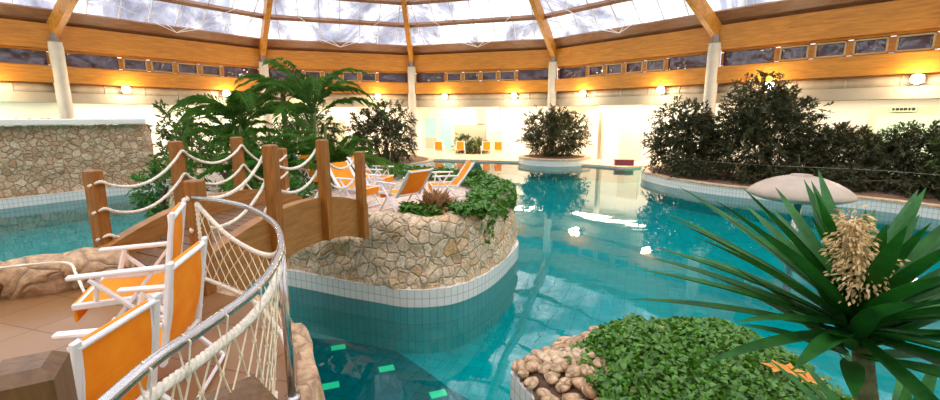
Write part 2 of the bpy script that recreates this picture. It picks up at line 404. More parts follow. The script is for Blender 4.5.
    if i<FRONT:
        mid=A.lerp(B,.5).lerp(APEX,.03)+nrm*.35
        for e in (A,B):
            for s in (.115,.19):
                cb=MB(); cb.tube([e.lerp(APEX,s)+nrm*.35,mid],.022,5); cb.build('tie_cable',M['whitemetal'],roof)
    # principal rafter at ring vertex i
    rb=MB(); a0=off(i,-.05)+V((0,0,7.75)); rb.beam(a0,APEX-V((0,0,.5)),.33,.72); struct(rb.build('roof_beam',M['beamwood']))
    if i<=FRONT:
        c=off(i,-.32); cm=MB(); cm.lathe([(0,0.05),(.32,.05),(.32,7.0),(.30,7.05),(.30,7.2),(0,7.2)],c,24)
        o=struct(cm.build('column',M['concrete'],smooth=False))
        sh=MB(); sh.box(c+V((0,0,7.42)),(.26,.26,.5),None,.02); sh.box(c+V((0,0,7.24)),(.5,.5,.06)); sh.build('steel_shoe',M['greymetal'],o)
cap=MB(); cap.lathe([(0,24.6),(1.2,24.3),(1.3,23.6),(0,23.5)],(C0.x,C0.y,0),16); struct(cap.build('roof_hub',M['brownwood']))

# basin and water
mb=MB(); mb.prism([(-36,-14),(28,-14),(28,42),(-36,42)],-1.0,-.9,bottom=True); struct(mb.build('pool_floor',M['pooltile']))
mb=MB(); mb.prism([(-1.35,7.68),(-.85,7.15),(-.29,6.5),(.2,6.05),(.8,5.6),(1.2,3.0),(-.6,1.0),(-3.2,2.5),(-5.0,5.5),(-4.2,8.4),(-2.4,8.08)],-.9,-.894); struct(mb.build('pool_floor',M['depthshade']))  # flat patch, no real step: deep-water darkening painted as tile colour
wpoly=[(-14,-3),(15,-3),(17.5,12),(15,24),(9.5,31.5),(3,36),(-9,34.5),(-15,24),(-21.8,11),(-20,4)]
mb=MB(); mb.add([(p[0],p[1],0) for p in wpoly],[list(range(len(wpoly)))])
w=mb.build('pool_water',M['water']); w['kind']='stuff'; w['label']='clear turquoise pool water filling the basin'; w['category']='water'

# far deck round the pool: back deck, back-left bank, right bank
def bank(name, edge, outer, ztop, band=M['whitetile'], floor=M['fardeck'], cop=.3, per=6, tree=None):
    """edge: waterline polyline (open), outer: rest of the polygon; returns root structure"""
    e=catmull(edge,per,False); poly=[V(p) for p in e]+[V((*p,0)) for p in outer]
    s=1
    if area2(poly)<0: poly=poly[::-1]; s=-1
    ins=inset(poly,cop)
    m=MB(); m.prism(ins,ztop-.02,ztop,sides=False); root=struct(m.build(name,floor))
    t=MB(); t.prism(poly,-.005,ztop-.05,top=False); t.build('tile_band',band,root)
    b=MB(); b.prism(poly,-.95,-.004,top=False); b.build('basin_tiles',M['tealtile'],root)
    k=MB(); out=inset(poly,-.03); k.strip([[V((p.x,p.y,ztop-.06)) for p in out],[V((p.x,p.y,ztop)) for p in out],[V((p.x,p.y,ztop+.005)) for p in inset(poly,.05)],[V((p.x,p.y,ztop)) for p in ins]])
    k.build('coping',M['coping'],root)
    return root
bank('floor',[(-10,35.5),(-6,35),(-3,34.6),(2,33.4),(6,31.9),(8.2,30.6),(10,29)],[(12,30),(20,36),(24,40),(-4,46),(-16,43),(-17,36)],.13,cop=.35)
bank('planting_bank',[(-15.0,20.6),(-11.5,22.0),(-8.2,23.6),(-6.3,25.2),(-4.9,27.0),(-3.4,28.8),(-2.6,30.6),(-2.8,32.6),(-4.2,35.2)],[(-10,37),(-18,38),(-27,28),(-20,22)],.42,floor=M['soil'],cop=.35)
bank('planting_bank',[(16.5,30.5),(12.5,28.2),(10.4,26.6),(9.4,24.3),(9.5,22.3),(9.95,20.9),(10.9,19.2),(12.6,17.7),(14.5,16.3),(15.8,14.2),(16.4,11.5),(16.6,8)],[(26,4),(33,14),(22,34)],.45,floor=M['soil'],cop=.4)
# left stone wall with its pool edge
LW=[(-21.5,10.4),(-17.4,16.2),(-15.6,18.7),(-14.6,20.2)]
e=[V((*p,0)) for p in LW]; dirn=(e[-1]-e[0]).normalized(); nb=V((-dirn.y,dirn.x,0))   # away from the pool
if nb.x>0: nb=-nb
wl=empty('stone_wall',e[1],0,'tall tan rubble stone wall with white coping beside the left pool','stone wall')
def loc(p,o): return V(p)-V(o.location)
L=(e[-1]-e[0]).length; nx,nzv=90,24; st=MB(); rings=[]
for k in range(nzv+1):
    z=.34+(3.02-.34)*k/nzv; row=[]
    for i in range(nx+1):
        p=e[0]+dirn*(L*i/nx)+nb*(.25+.10*k/nzv); q=p+nb*(.08*noise.noise(V((p.x*2.1,p.y*2.1,z*2.1)))+.05*noise.noise(V((p.x*5,p.y*5,z*5)))); row.append(loc((q.x,q.y,z),wl))
    # rounded return at the right-hand end
    for a in range(1,7):
        th=a/6*PI*.6; cc=e[-1]+nb*(.25+.10*k/nzv+.7); q=cc+(-nb*math.cos(th)+dirn*math.sin(th))*.7+V((.06*noise.noise(V((a*.9,z*3,3))),.05*noise.noise(V((a*.9,z*3,8))),0)); row.append(loc((q.x,q.y,z),wl))
    for a in range(1,6):
        q=cc+(-nb*math.cos(PI*.6)+dirn*math.sin(PI*.6))*.7+nb*a*.6; row.append(loc((q.x,q.y,z),wl))
    rings.append(row)
st.strip(rings,closed=False); st.build('stone_face',M['stonewall'],wl,smooth=True)
tb=MB(); tp=[e[0],e[-1],e[-1]+dirn*.75+nb*.3,e[-1]+dirn*.7+nb*4,e[0]+nb*4]
tb.prism([loc(p,wl) for p in ccw(tp)],0,.36); tb.build('tile_band',M['whitetile'],wl)
tb=MB(); tb.prism([loc(p,wl) for p in ccw(tp)],-.95,-.002,top=False); tb.build('basin_tiles',M['tealtile'],wl)
cpm=MB(); a_,b_=e[0]+nb*.35,e[-1]+nb*.35
cpm.beam(loc(a_+nb*.05+V((0,0,3.16)),wl),loc(b_+dirn*.25+nb*.05+V((0,0,3.16)),wl),.75,.24,bev=.03); cpm.build('white_coping',M['whitewall'],wl)
tr=MB()
for k in range(60):
    t=k/60; p=e[0].lerp(e[-1],t)+nb*(.85+rnd.uniform(-.1,.25))
    bm=bmesh.new(); bmesh.ops.create_icosphere(bm,subdivisions=1,radius=1)
    sx=rnd.uniform(.12,.24); vs=[loc(p+V((0,0,3.14)),wl)+V((v.co.x*sx*1.3,v.co.y*sx,v.co.z*sx*.8)) for v in bm.verts]
    tr.add(vs,[[v.index for v in f.verts] for f in bm.faces]); bm.free()
tr.build('crest_stones',M['stonewall'],wl,smooth=True)

# ------------------------------------------------------------------ stone-faced bodies (island, near terrace, planter)
def rubble_body(root, poly, topz, floor_z, floor_mat, stone_mat, band_top=.33, slope=.22, rim=.35, amp=.085, rows=16, basin=True):
    """poly ccw dense; topz(p)->height of the rim"""
    o=root.location; P=[V(p) for p in poly]
    t=MB(); t.prism([loc(p,root) for p in P],0.0,band_top); t.build('tile_band',M['whitetile'],root)
    if basin:
        t=MB(); t.prism([loc(p,root) for p in P],-.95,-.002,top=False); t.build('basin_tiles',M['tealtile'],root)
    ins0=inset(P,.05); ins1=inset(P,.05+slope); rings=[]
    def disp(q,z,n):
        return q+n*(amp*noise.noise(V((q.x*1.7,q.y*1.7,z*1.9)))+amp*.8*noise.noise(V((q.x*4.5,q.y*4.5,z*4.5+9))))
    nn=[(b-a).normalized() for a,b in zip(ins0,ins1)]
    tz=[topz(p)+.07*noise.noise(V((p.x*2.2,p.y*2.2,4)))+.04*noise.noise(V((p.x*6,p.y*6,1))) for p in P]
    for k in range(rows+1):
        f=k/rows; row=[]
        for i in range(len(P)):
            g=1-math.sqrt(max(0,1-f**6))*1.0      # rounds over near the top
            base=ins0[i].lerp(ins1[i],f*.6+.4*g); z=band_top+(tz[i]-band_top)*f
            q=disp(base,z,nn[i]); row.append(loc((q.x,q.y,z),root))
        rings.append(row)
    insr=inset(P,.05+slope+rim); r2=inset(P,.05+slope+rim+.05)
    row=[]
    for i in range(len(P)):
        q=ins1[i].lerp(insr[i],.5); row.append(loc((q.x,q.y,tz[i]+.02*noise.noise(V((q.x*5,q.y*5,0)))),root))
    rings.append(row)
    rings.append([loc((q.x,q.y,max(floor_z+.0,min(tz[i],floor_z+.1))),root) for i,q in enumerate(insr)])
    rings.append([loc((q.x,q.y,floor_z-.02),root) for q in r2])
    s=MB(); s.strip(rings); s.build('stone_wall',stone_mat,root,smooth=True)
    f=MB(); f.prism([loc(p,root) for p in inset(P,.05+slope+rim*.8)],floor_z-.05,floor_z,sides=False); f.build('floor_surface',floor_mat,root)

# island
ISL=ccw(catmull([(-3.5,8.6),(-2.5,8.15),(-1.75,7.85),(-1.08,7.62),(-.3,7.78),(.35,8.5),(.9,9.7),(1.2,10.8),(.95,12.0),(.3,13.1),(-.8,14.1),(-2.4,14.9),(-4.6,16.2),(-7.5,17.0),(-9.3,15.6),(-8.8,12.8),(-7.2,10.6),(-5.2,9.3)],12))
isl=empty('stone_island',(-3,11.5,0),0,'rubble stone island in the pool carrying loungers, ivy and palms','island')
def isl_top(p):
    if p.y<9.3 and p.x<-1.95: return 1.12+.50*max(0,min(1,(p.x+2.1)/.15)) if p.x>-4.6 else 1.5
    return 1.63
rubble_body(isl,ISL,isl_top,1.52,M['paving'],M['stone'],rows=22)

# near terrace
TER=ccw(catmull([(-.72,-1.5),(-.74,.4),(-.80,1.4),(-.83,2.1),(-.90,2.7),(-1.12,3.25),(-1.5,3.8),(-2.0,4.25),(-2.7,4.62),(-3.6,4.95),(-4.3,5.0),(-5.2,4.5),(-6.6,3.8),(-9,2.6),(-12,1.2),(-12,-1.5)],10))
ter=struct(bpy.data.objects.new('terrace',None)); COL.objects.link(ter)
rubble_body(ter,TER,lambda p:1.66,1.66,M['terracotta'],M['rock'],slope=.06,rim=.12,amp=.05,rows=14)
# rock kerb on the terrace's left edge
def lump(mb,c,r,seed,sub=3,rz=0,flat=.8):
    bm=bmesh.new(); bmesh.ops.create_icosphere(bm,subdivisions=sub,radius=1); R=Matrix.Rotation(rz,3,'Z'); sd=V((seed*3.1,seed*1.7,seed*.9))
    vs=[]
    for v in bm.verts:
        n=v.co.normalized(); m=max(abs(n.x),abs(n.y),abs(n.z)); n2=n*(.72+.28/m*.8)   # squarish boulder
        k=1+.24*noise.noise(n*1.5+sd)+.13*noise.noise(n*3.5+sd)
        vs.append(V(c)+R@V((n2.x*k*r[0],n2.y*k*r[1],n2.z*k*r[2]*flat)))
    mb.add(vs,[[x.index for x in f.verts] for f in bm.faces]); bm.free()
KERB=[(-3.95,4.55),(-4.35,4.35),(-4.8,4.12),(-5.3,3.9),(-5.9,3.6),(-6.6,3.25),(-7.4,2.9),(-8.2,2.5)]
kg='boulders along the left edge of the tiled terrace'
kl=['first boulder of the terrace kerb beside the bridge post','second boulder of the kerb away from the bridge post','third kerb boulder away from the bridge post, by the picture edge']
for k,(x,y) in enumerate(KERB):
    m=MB(); lump(m,(0,0,.16),(.33,.27,.26),k+2,3,.45,.9)
    o=m.build('kerb_boulder',M['rock'],smooth=True,loc=(x,y,1.64))
    tag(o,kl[k] if k<3 else 'kerb boulder further out along the left terrace edge','boulder',kg)

# ------------------------------------------------------------------ planter in the right foreground
PLA=ccw(catmull([(.50,5.02),(.66,5.18),(1.1,5.5),(1.7,5.92),(2.4,6.15),(3.2,6.15),(3.8,5.8),(4.05,5.1),(4.0,3.9),(3.7,2.7),(3.0,1.5),(2.2,1.1),(1.75,1.7),(1.4,2.6),(1.05,3.5),(.78,4.25),(.56,4.8)],8))
pla=empty('ivy_planter',(2.3,3.8,0),0,'white tiled planter edged with tan boulders in right foreground','planter')
t=MB(); t.prism([loc(p,pla) for p in PLA],0,.33); t.build('tile_band',M['whitetile'],pla)
t=MB(); t.prism([loc(p,pla) for p in PLA],-.95,-.002,top=False); t.build('basin_tiles',M['tealtile'],pla)
def pla_h(x,y):
    dmin=min(math.hypot(x-p.x,y-p.y) for p in PLA[::2])
    return .33+.42*min(1,dmin/1.1)**.8
so=MB(); G=.12; ids={}; vs_=[]; fs_=[]
for i in range(0,36):
    for j in range(0,46):
        x,y=.35+G*i,.95+G*j
        if inside(x,y,PLA): ids[i,j]=len(vs_); vs_.append(loc((x,y,pla_h(x,y)-.03),pla))
for (i,j) in ids:
    q=[(i,j),(i+1,j),(i+1,j+1),(i,j+1)]
    if all(c in ids for c in q): fs_.append([ids[c] for c in q])
so.add(vs_,fs_); so.prism([loc(p,pla) for p in PLA],.29,.31,sides=False); so.build('soil',M['soil'],pla,smooth=True)
k=0
for ringd,stp,sz in ((.10,1,.10),(.27,1,.105),(.44,2,.10),(.60,2,.10),(.78,2,.10)):
    pts=inset(PLA,ringd); acc=0; last=None
    for p in pts:
        if last is not None and (p-last).length<sz*1.55: continue
        last=p
        if not (p.x<2.6 and p.y>3.4): continue
        k+=1; r=sz*rnd.uniform(.8,1.25)
        sb=MB(); lump(sb,loc((p.x+rnd.uniform(-.03,.03),p.y+rnd.uniform(-.03,.03),pla_h(p.x,p.y)+.03),pla),(r*1.15,r*.85,r*.62),k+20,2,rnd.uniform(0,6)); sb.build('border_stone',M['rock'],pla,smooth=True)

# round planter far out in the pool and its bush
rp=empty('round_planter',(6.15,33.0,0),0,'round white tiled planter holding one dark bush, standing in the far pool','planter')
m=MB(); pr=[V((2.6*math.cos(a*2*PI/48),2.6*math.sin(a*2*PI/48),0)) for a in range(48)]
m.prism(pr,-.0,.42); m.build('tile_band',M['whitetile'],rp)
m=MB(); m.prism(pr,-.95,-.002,top=False); m.build('basin_tiles',M['tealtile'],rp)
m=MB(); m.lathe([(2.63,.40),(2.63,.48),(2.2,.50),(2.15,.44)],(0,0,0),48); m.build('coping',M['coping'],rp)
m=MB(); m.lathe([(2.25,.45),(1.2,.55),(0,.6)],(0,0,0),24); m.build('soil',M['soil'],rp)

# ------------------------------------------------------------------ plants
def blob_bush(name,loc_,blobs,n,L,W,mat,label,cat='bush',group=None,droop=.3,seed=1,stems=6):
    r=random.Random(seed); root=empty(name,loc_,0,label,cat,group)
    st=MB()
    for k in range(stems):
        b=blobs[k%len(blobs)]; e_=V(b[0])+V((r.uniform(-.5,.5)*b[1][0],r.uniform(-.5,.5)*b[1][1],r.uniform(-.2,.6)*b[1][2]))
        s0=V((r.uniform(-.25,.25),r.uniform(-.25,.25),0)); mid=s0.lerp(e_,.5)+V((r.uniform(-.15,.15),r.uniform(-.15,.15),.1))
        st.tube([s0,mid,e_],[.06,.045,.015],6)
    st.build('stem',M['bark'],root)
    lf=MB(); wts=[b[1][0]*b[1][1]*b[1][2] for b in blobs]; tot=sum(wts)
    for b,wt in zip(blobs,wts):
        c=V(b[0]); cnt=int(n*wt/tot)
        tw=max(1,cnt//14)
        for _ in range(tw):
            # a twig with leaves, on the shell or inside
            d=V((r.gauss(0,1),r.gauss(0,1),r.gauss(0,1))).normalized(); rad=r.uniform(.35,1.0)**.6
            rad*=1+.28*noise.noise(d*2.2+V((seed,0,0)))
            p=c+V((d.x*b[1][0],d.y*b[1][1],d.z*b[1][2]))*rad
            td=(d+V((r.gauss(0,.5),r.gauss(0,.5),r.gauss(.15,.5)))).normalized(); tl=L*r.uniform(1.6,3.0)
            for q in range(14):
                pp=p+td*tl*(q/14)-V((0,0,droop*tl*(q/14)**2))
                ld=(td+V((r.gauss(0,.7),r.gauss(0,.7),r.gauss(-droop,.5)))).normalized()
                lf.leaf(pp,ld,V((r.gauss(0,.5),r.gauss(0,.5),1)),L*r.uniform(.7,1.3),W*r.uniform(.8,1.2))
    lf.build('foliage',mat,root)
    return root
B=blob_bush
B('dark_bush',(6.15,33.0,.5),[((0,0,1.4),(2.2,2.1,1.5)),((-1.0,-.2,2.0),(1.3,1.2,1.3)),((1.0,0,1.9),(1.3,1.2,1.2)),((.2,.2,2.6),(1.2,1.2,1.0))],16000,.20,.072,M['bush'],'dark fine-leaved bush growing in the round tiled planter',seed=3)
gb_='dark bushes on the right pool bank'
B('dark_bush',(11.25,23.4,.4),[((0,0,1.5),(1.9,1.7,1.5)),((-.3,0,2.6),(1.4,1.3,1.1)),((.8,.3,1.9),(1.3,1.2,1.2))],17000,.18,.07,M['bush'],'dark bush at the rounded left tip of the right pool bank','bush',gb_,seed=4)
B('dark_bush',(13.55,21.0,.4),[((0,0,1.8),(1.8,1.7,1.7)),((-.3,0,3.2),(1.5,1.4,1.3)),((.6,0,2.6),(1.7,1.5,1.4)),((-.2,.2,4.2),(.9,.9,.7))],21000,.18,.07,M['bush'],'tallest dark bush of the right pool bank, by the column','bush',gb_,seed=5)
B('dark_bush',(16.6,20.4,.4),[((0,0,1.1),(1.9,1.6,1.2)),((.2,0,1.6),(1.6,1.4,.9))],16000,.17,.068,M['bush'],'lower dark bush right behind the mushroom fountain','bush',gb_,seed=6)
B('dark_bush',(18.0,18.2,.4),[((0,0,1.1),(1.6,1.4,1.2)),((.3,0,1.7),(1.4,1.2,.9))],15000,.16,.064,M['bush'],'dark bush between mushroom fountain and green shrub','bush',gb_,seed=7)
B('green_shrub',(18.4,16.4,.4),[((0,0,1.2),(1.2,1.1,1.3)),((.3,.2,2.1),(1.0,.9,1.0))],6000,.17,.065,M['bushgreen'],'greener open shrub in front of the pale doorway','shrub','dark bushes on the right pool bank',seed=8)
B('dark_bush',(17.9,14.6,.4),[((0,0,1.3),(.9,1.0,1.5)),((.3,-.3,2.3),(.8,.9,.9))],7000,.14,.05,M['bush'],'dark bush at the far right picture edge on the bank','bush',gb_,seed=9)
B('bank_groundcover',(13.6,19.2,.42),[((-2.2,2.6,.3),(1.3,1.1,.45)),((-.3,.6,.3),(1.3,1.0,.5)),((1.9,-.9,.3),(1.4,.9,.5)),((3.6,-2.6,.3),(1.0,1.2,.5))],13000,.17,.068,M['bush'],'low dark foliage along the coping of the right bank','shrub',seed=18)
B('dark_bush',(-5.6,29.4,.4),[((0,0,1.5),(1.9,1.7,1.5)),((-.7,0,2.2),(1.4,1.3,1.2)),((.5,.1,2.9),(1.3,1.1,.9))],10000,.23,.075,M['bush'],'dark bush left of the middle column on the back-left bank','bush',seed=10)
B('dark_bush',(-9.6,26.6,.4),[((0,0,1.3),(2.0,1.4,1.4)),((.4,0,2.2),(1.5,1.2,1.0))],7000,.23,.08,M['bushgreen'],'leafy green shrub behind the palms on the back-left bank','shrub',seed=11)
B('leafy_shrub',(-11.2,17.9,.05),[((0,0,1.6),(.9,.9,1.5)),((-.3,0,3.0),(.6,.6,.7))],2200,.24,.11,M['bushgreen'],'tall broad-leaved shrub at the right end of the stone wall','shrub',seed=12)
def frond_mesh(L,arch,side,n=34,lw=.035,ll=.55,seed=0,twist=0.0):
    """rachis in local xz plane, growing from origin up and out along +x"""
    r=random.Random(seed); mb=MB(); pts=[]
    for k in range(n+1):
        t=k/n; ang=arch[0]+(arch[1]-arch[0])*t**1.3
        if k==0: p=V((0,0,0))
        else: p=pts[-1]+V((math.cos(ang),side*.25*t/ n*2,math.sin(ang)))*(L/n)
        pts.append(p)
    mb.tube(pts,[.022*(1-.85*k/n) for k in range(n+1)],5)
    for k in range(int(n*.18),n+1):
        t=k/n; d=(pts[min(k+1,n)]-pts[k-1]).normalized(); up=V((0,1,0)).cross(d); 
        if up.z<0: up=-up
        l=ll*(math.sin(PI*min(1,.12+.88*t)**.75)*.85+.2)
        for sgn in (1,-1):
            dd=(d*.95+V((0,sgn,0))*.9+up*r.uniform(.0,.45)).normalized()
            a=pts[k]; x=dd.cross(up).normalized()
            mid=a+dd*l*.5; tip=a+dd*l*.95-V((0,0,l*r.uniform(.25,.5)))
            w=lw*r.uniform(.8,1.2)
            mb.add([a,mid+x*w*.5,tip,mid-x*w*.5],[[0,1,2],[0,2,3]])
    return mb
FR=[]
def make_palm(name,loc_,nf,L,label,mat,seed,stemh=.6,spread=(1.45,.55),tip=(-.2,-1.1),lw=.05,ll=.6,canes=3,tw=.05):
    r=random.Random(seed); root=empty(name,loc_,0,label,'palm','feather palms behind the rope bridge')
    for c in range(canes):
        t=MB(); bx,by=(0,0) if canes==1 else (r.uniform(-.2,.2),r.uniform(-.2,.2)); h=stemh*r.uniform(.8,1.1)
        t.tube([(bx,by,0),(bx*1.3,by*1.3,h*.5),(bx*1.5,by*1.5,h)],[tw*1.15,tw,tw*.8],8); t.build('trunk',M['stemgreen'] if canes>1 else M['bark'],root,smooth=True)
    for k in range(nf):
        a=2*PI*k/nf*1.618*2+r.uniform(-.3,.3); f=k/nf
        a0=spread[0]+(spread[1]-spread[0])*f+r.uniform(-.1,.1); a1=tip[0]+(tip[1]-tip[0])*f+r.uniform(-.15,.15)
        fm=frond_mesh(L*r.uniform(.8,1.1),(a0,a1),r.uniform(-1,1),25,lw,ll,seed*100+k)
        o=fm.build('frond',mat,root); o.location=(r.uniform(-.1,.1),r.uniform(-.1,.1),stemh*r.uniform(.85,1.0)); o.rotation_euler=(r.uniform(-.25,.25),0,a)
    return root
make_palm('feather_palm',(-6.2,12.6,1.5),12,2.5,'left feather palm with fronds arching over the stone wall',M['palm'],1,stemh=1.7,ll=.5,lw=.03,spread=(1.45,.75),tip=(-.7,-1.3))
make_palm('feather_palm',(-4.55,13.2,1.5),14,2.5,'tallest feather palm, fronds reaching to the clerestory windows',M['palm'],2,stemh=2.0,ll=.5,lw=.03,spread=(1.5,.8),tip=(-.4,-1.3))
make_palm('feather_palm',(-5.3,11.3,1.5),15,1.8,'bright young feather palm low down behind bridge ropes',M['palmlight'],3,stemh=.35,ll=.45,lw=.034)
make_palm('feather_palm',(-3.5,11.9,1.5),15,1.8,'short feather palm at the inner end of the bridge beside loungers',M['palm'],4,stemh=.45,ll=.45,lw=.034)
make_palm('feather_palm',(-7.6,14.6,1.5),14,2.2,'rear feather palm half hidden behind the left one',M['palm'],5,stemh=1.0,ll=.5,lw=.034)
make_palm('trunk_palm',(-6.0,14.8,1.5),12,1.6,'single-trunk palm in front of the second column',M['palm'],6,stemh=2.7,canes=1,tw=.10,ll=.42,lw=.034,spread=(1.2,.1),tip=(-.8,-1.6))
B('understory_shrub',(-6.3,11.7,1.5),[((0,0,.6),(1.5,.9,.8)),((1.3,.6,.7),(1.0,.8,.9))],4200,.2,.06,M['palm'],'dark green undergrowth between the palm stems','shrub',seed=13)
B('understory_shrub',(-4.2,9.7,1.2),[((0,0,.35),(.7,.4,.45))],1800,.16,.05,M['palmlight'],'bright green undergrowth seen through the far bridge ropes','shrub',seed=14)
B('hanging_shrub',(-8.3,12.2,.9),[((0,0,.4),(.6,.8,.7))],1800,.18,.06,M['palmlight'],'green trailing shrub on the island edge above left pool','shrub',seed=15)

def sword_plant(root,nl,L,W,mat,seed,elev=(1.45,-.15),curl=.5,name='leaf'):
    r=random.Random(seed)
    for k in range(nl):
        f=k/(nl-1); az=k*2.39996+r.uniform(-.2,.2); el=elev[0]+(elev[1]-elev[0])*f**.8+r.uniform(-.1,.1)
        Lk=L*(.46+.54*min(1,f*2.6))*r.uniform(.88,1.08); n=9; mb=MB(); pts=[];p=V((math.cos(az)*.03,math.sin(az)*.03,0))
        ang=el
        prof=[.55,.72,.9,1,1,.93,.8,.6,.35,.03]
        vs=[];fs=[]
        for q in range(n+1):
            t=q/n; d=V((math.cos(az)*math.cos(ang),math.sin(az)*math.cos(ang),math.sin(ang))); side=V((-math.sin(az),math.cos(az),0)); up=side.cross(d)
            if up.z<0: up=-up
            w=W*prof[q]*.5
            vs+= [p-side*w+up*w*.45,p,p+side*w+up*w*.45]
            p=p+d*(Lk/n); ang-=curl/n*(.3+t)*(1-abs(math.sin(el))*.6)
        for q in range(n):
            a=q*3; fs+=[[a,a+1,a+4,a+3],[a+1,a+2,a+5,a+4]]
        mb.add(vs,fs); o=mb.build(name,mat,root,smooth=True); o.location=(0,0,root.get('crown',0)+(1-f)*.14-.10)
YC=(1.82,1.98)
yu=empty('yucca',(YC[0],YC[1],.55),0,'large sword-leaved yucca with dry flower head in right foreground','yucca'); yu['crown']=1.93
t=MB(); t.tube([(.30,-.1,0),(.24,-.06,.7),(.12,-.02,1.4),(0,0,1.98)],[.06,.055,.05,.035],12); t.build('trunk',M['yuccastem'],yu,smooth=True)
sword_plant(yu,66,1.0,.078,M['yucca'],5,elev=(1.2,.05),curl=.30)
yu['crown']=1.80
sword_plant(yu,22,.62,.085,M['yucca'],8,elev=(1.15,.15),curl=.25)
del yu['crown']
fl=MB(); r=random.Random(3)
fl.tube([(0,0,1.95),(-.13,-.11,2.2),(-.22,-.14,2.42)],[.018,.014,.008],6)
for k in range(1500):
    t=r.random(); c=V((-.16-.07*t+.10*(t<.45)*r.random(),-.14,2.13+.30*t)); d=V((r.gauss(0,1),r.gauss(0,1),r.gauss(-.1,.7))).normalized()
    p=c+d*r.uniform(.01,.11*(1.1-t*.5)); fl.leaf(p,(d+V((0,0,-.6))).normalized(),V((r.gauss(0,1),r.gauss(0,1),r.gauss(0,1))),r.uniform(.018,.036),r.uniform(.008,.014))
fl.build('flower_head',M['yuccaflower'],yu,label='dry cream flower head')
sp=empty('spiky_plant',(-2.35,13.4,1.52),0,'small spiky sword-leaved plant behind the island loungers','plant')
sword_plant(sp,26,1.0,.06,M['palm'],9,curl=.4)
sp=empty('strappy_plant',(3.15,2.9,.7),0,'dark strap-leaved plant low at the right picture edge below the yucca','plant')
sword_plant(sp,24,1.15,.11,M['yucca'],10,elev=(1.5,.5),curl=.9)

def ivy_patch(name,label,pts_fn,n,L,seed,mat=M['ivy'],o=(0,0,0)):
    r=random.Random(seed); mb=MB()
    for _ in range(n):
        p,nrm=pts_fn(r)
        if p is None: continue
        d=V((r.gauss(0,1),r.gauss(0,1),r.gauss(-.15,.45))); nn=(nrm+V((r.gauss(0,.7),r.gauss(0,.7),r.gauss(0,.3)))).normalized()
        l=L*r.uniform(.6,1.3); d=(d-nn*d.dot(nn)*.8).normalized(); x=d.cross(nn).normalized()
        p=V(p)-V(o); W=l*.85
        # five-pointed ivy leaf folded along its rib
        mb.add([p,p+d*l*.2+x*W*.5-nn*l*.05,p+d*l*.55+x*W*.3,p+d*l,p+d*l*.55-x*W*.3,p+d*l*.2-x*W*.5-nn*l*.05],[[0,1,2,3],[0,3,4,5]])
    ob=mb.build(name,mat,loc=o); ob['kind']='stuff'; ob['label']=label; ob['category']='ivy'; return ob
def mound(x,y): return pla_h(x,y)+.10+.16*max(-.4,noise.noise(V((x*1.3,y*1.3,2))))+.08*noise.noise(V((x*3.5,y*3.5,5)))
def ip(r):
    for _ in range(60):
        x,y=r.uniform(.5,4.1),r.uniform(1.6,6.2)
        if not inside(x,y,PLA): continue
        # boulders stay bare on the corner towards the pool
        dd=min(math.hypot(x-p.x,y-p.y) for p in PLA[::2])
        bare=.55-.45*max(0,min(1,(x-.9)/1.4)) if y>3.2 else .35
        bare+=.12*noise.noise(V((x*3,y*3,0)))
        if dd<bare: continue
        z=mound(x,y)*r.uniform(.93,1.0)+r.uniform(-.03,.05)
        h=.05; nrm=V((mound(x-h,y)-mound(x+h,y),mound(x,y-h)-mound(x,y+h),2*h)).normalized()
        return V((x,y,z)),nrm
    return None,None
ivy_patch('ground_ivy','dense glossy green ivy carpet on the right foreground planter',ip,15000,.075,21,o=(2.3,3.8,.5))
NI=len(ISL); hf=[i for i in range(NI) if (ISL[i].x>-.35 and ISL[i].y>8.3) or (ISL[i].y>11 and ISL[i].x>-3.2)]
insI={d:inset(ISL,d) for d in (0,.2,.45,.75,1.05)}
def ip2(r):
    i=r.choice(hf); c=ISL[i]; full=min(1,max(.15,(c.y-8.2)/1.6))
    t=r.random()**1.1*full; p=insI[.2][i].lerp(insI[1.05][i],t)+V((r.uniform(-.08,.08),r.uniform(-.08,.08),0))
    z=1.63+.24*math.sin(PI*min(1,t*.8+.2))*(.6+.8*abs(noise.noise(V((p.x*2,p.y*2,0)))))+r.uniform(-.05,.04)
    out=(insI[0][i]-insI[.2][i]).normalized()
    if r.random()<.16:   # hangs over the edge
        hang=r.random()**1.5*.75*max(0,.5+noise.noise(V((c.x*2.5,c.y*2.5,7))))
        return V((c.x,c.y,1.63-hang))-out*.12,(out+V((0,0,.2))).normalized()
    return V((p.x,p.y,z)),(V((0,0,1))+out*.4*(1-t)).normalized()
ivy_patch('ground_ivy','green ivy spilling over the rounded pool side of the stone island',ip2,7500,.10,22,o=(.3,10.5,1.7))
def ip3(r):
    t=r.random(); x=-1.3+1.7*t; y=8.12+.35*abs(t-.35)+r.uniform(-.14,.22)
    if noise.noise(V((x*2.4,y*2.4,3)))<-.25 : return None,None
    return V((x,y,1.66+r.uniform(-.06,.12))),V((0,-.3,1)).normalized()
ivy_patch('ground_ivy','sparse ivy creeping along the front rim of the stone island',ip3,2000,.09,23,o=(-.6,8.2,1.7))
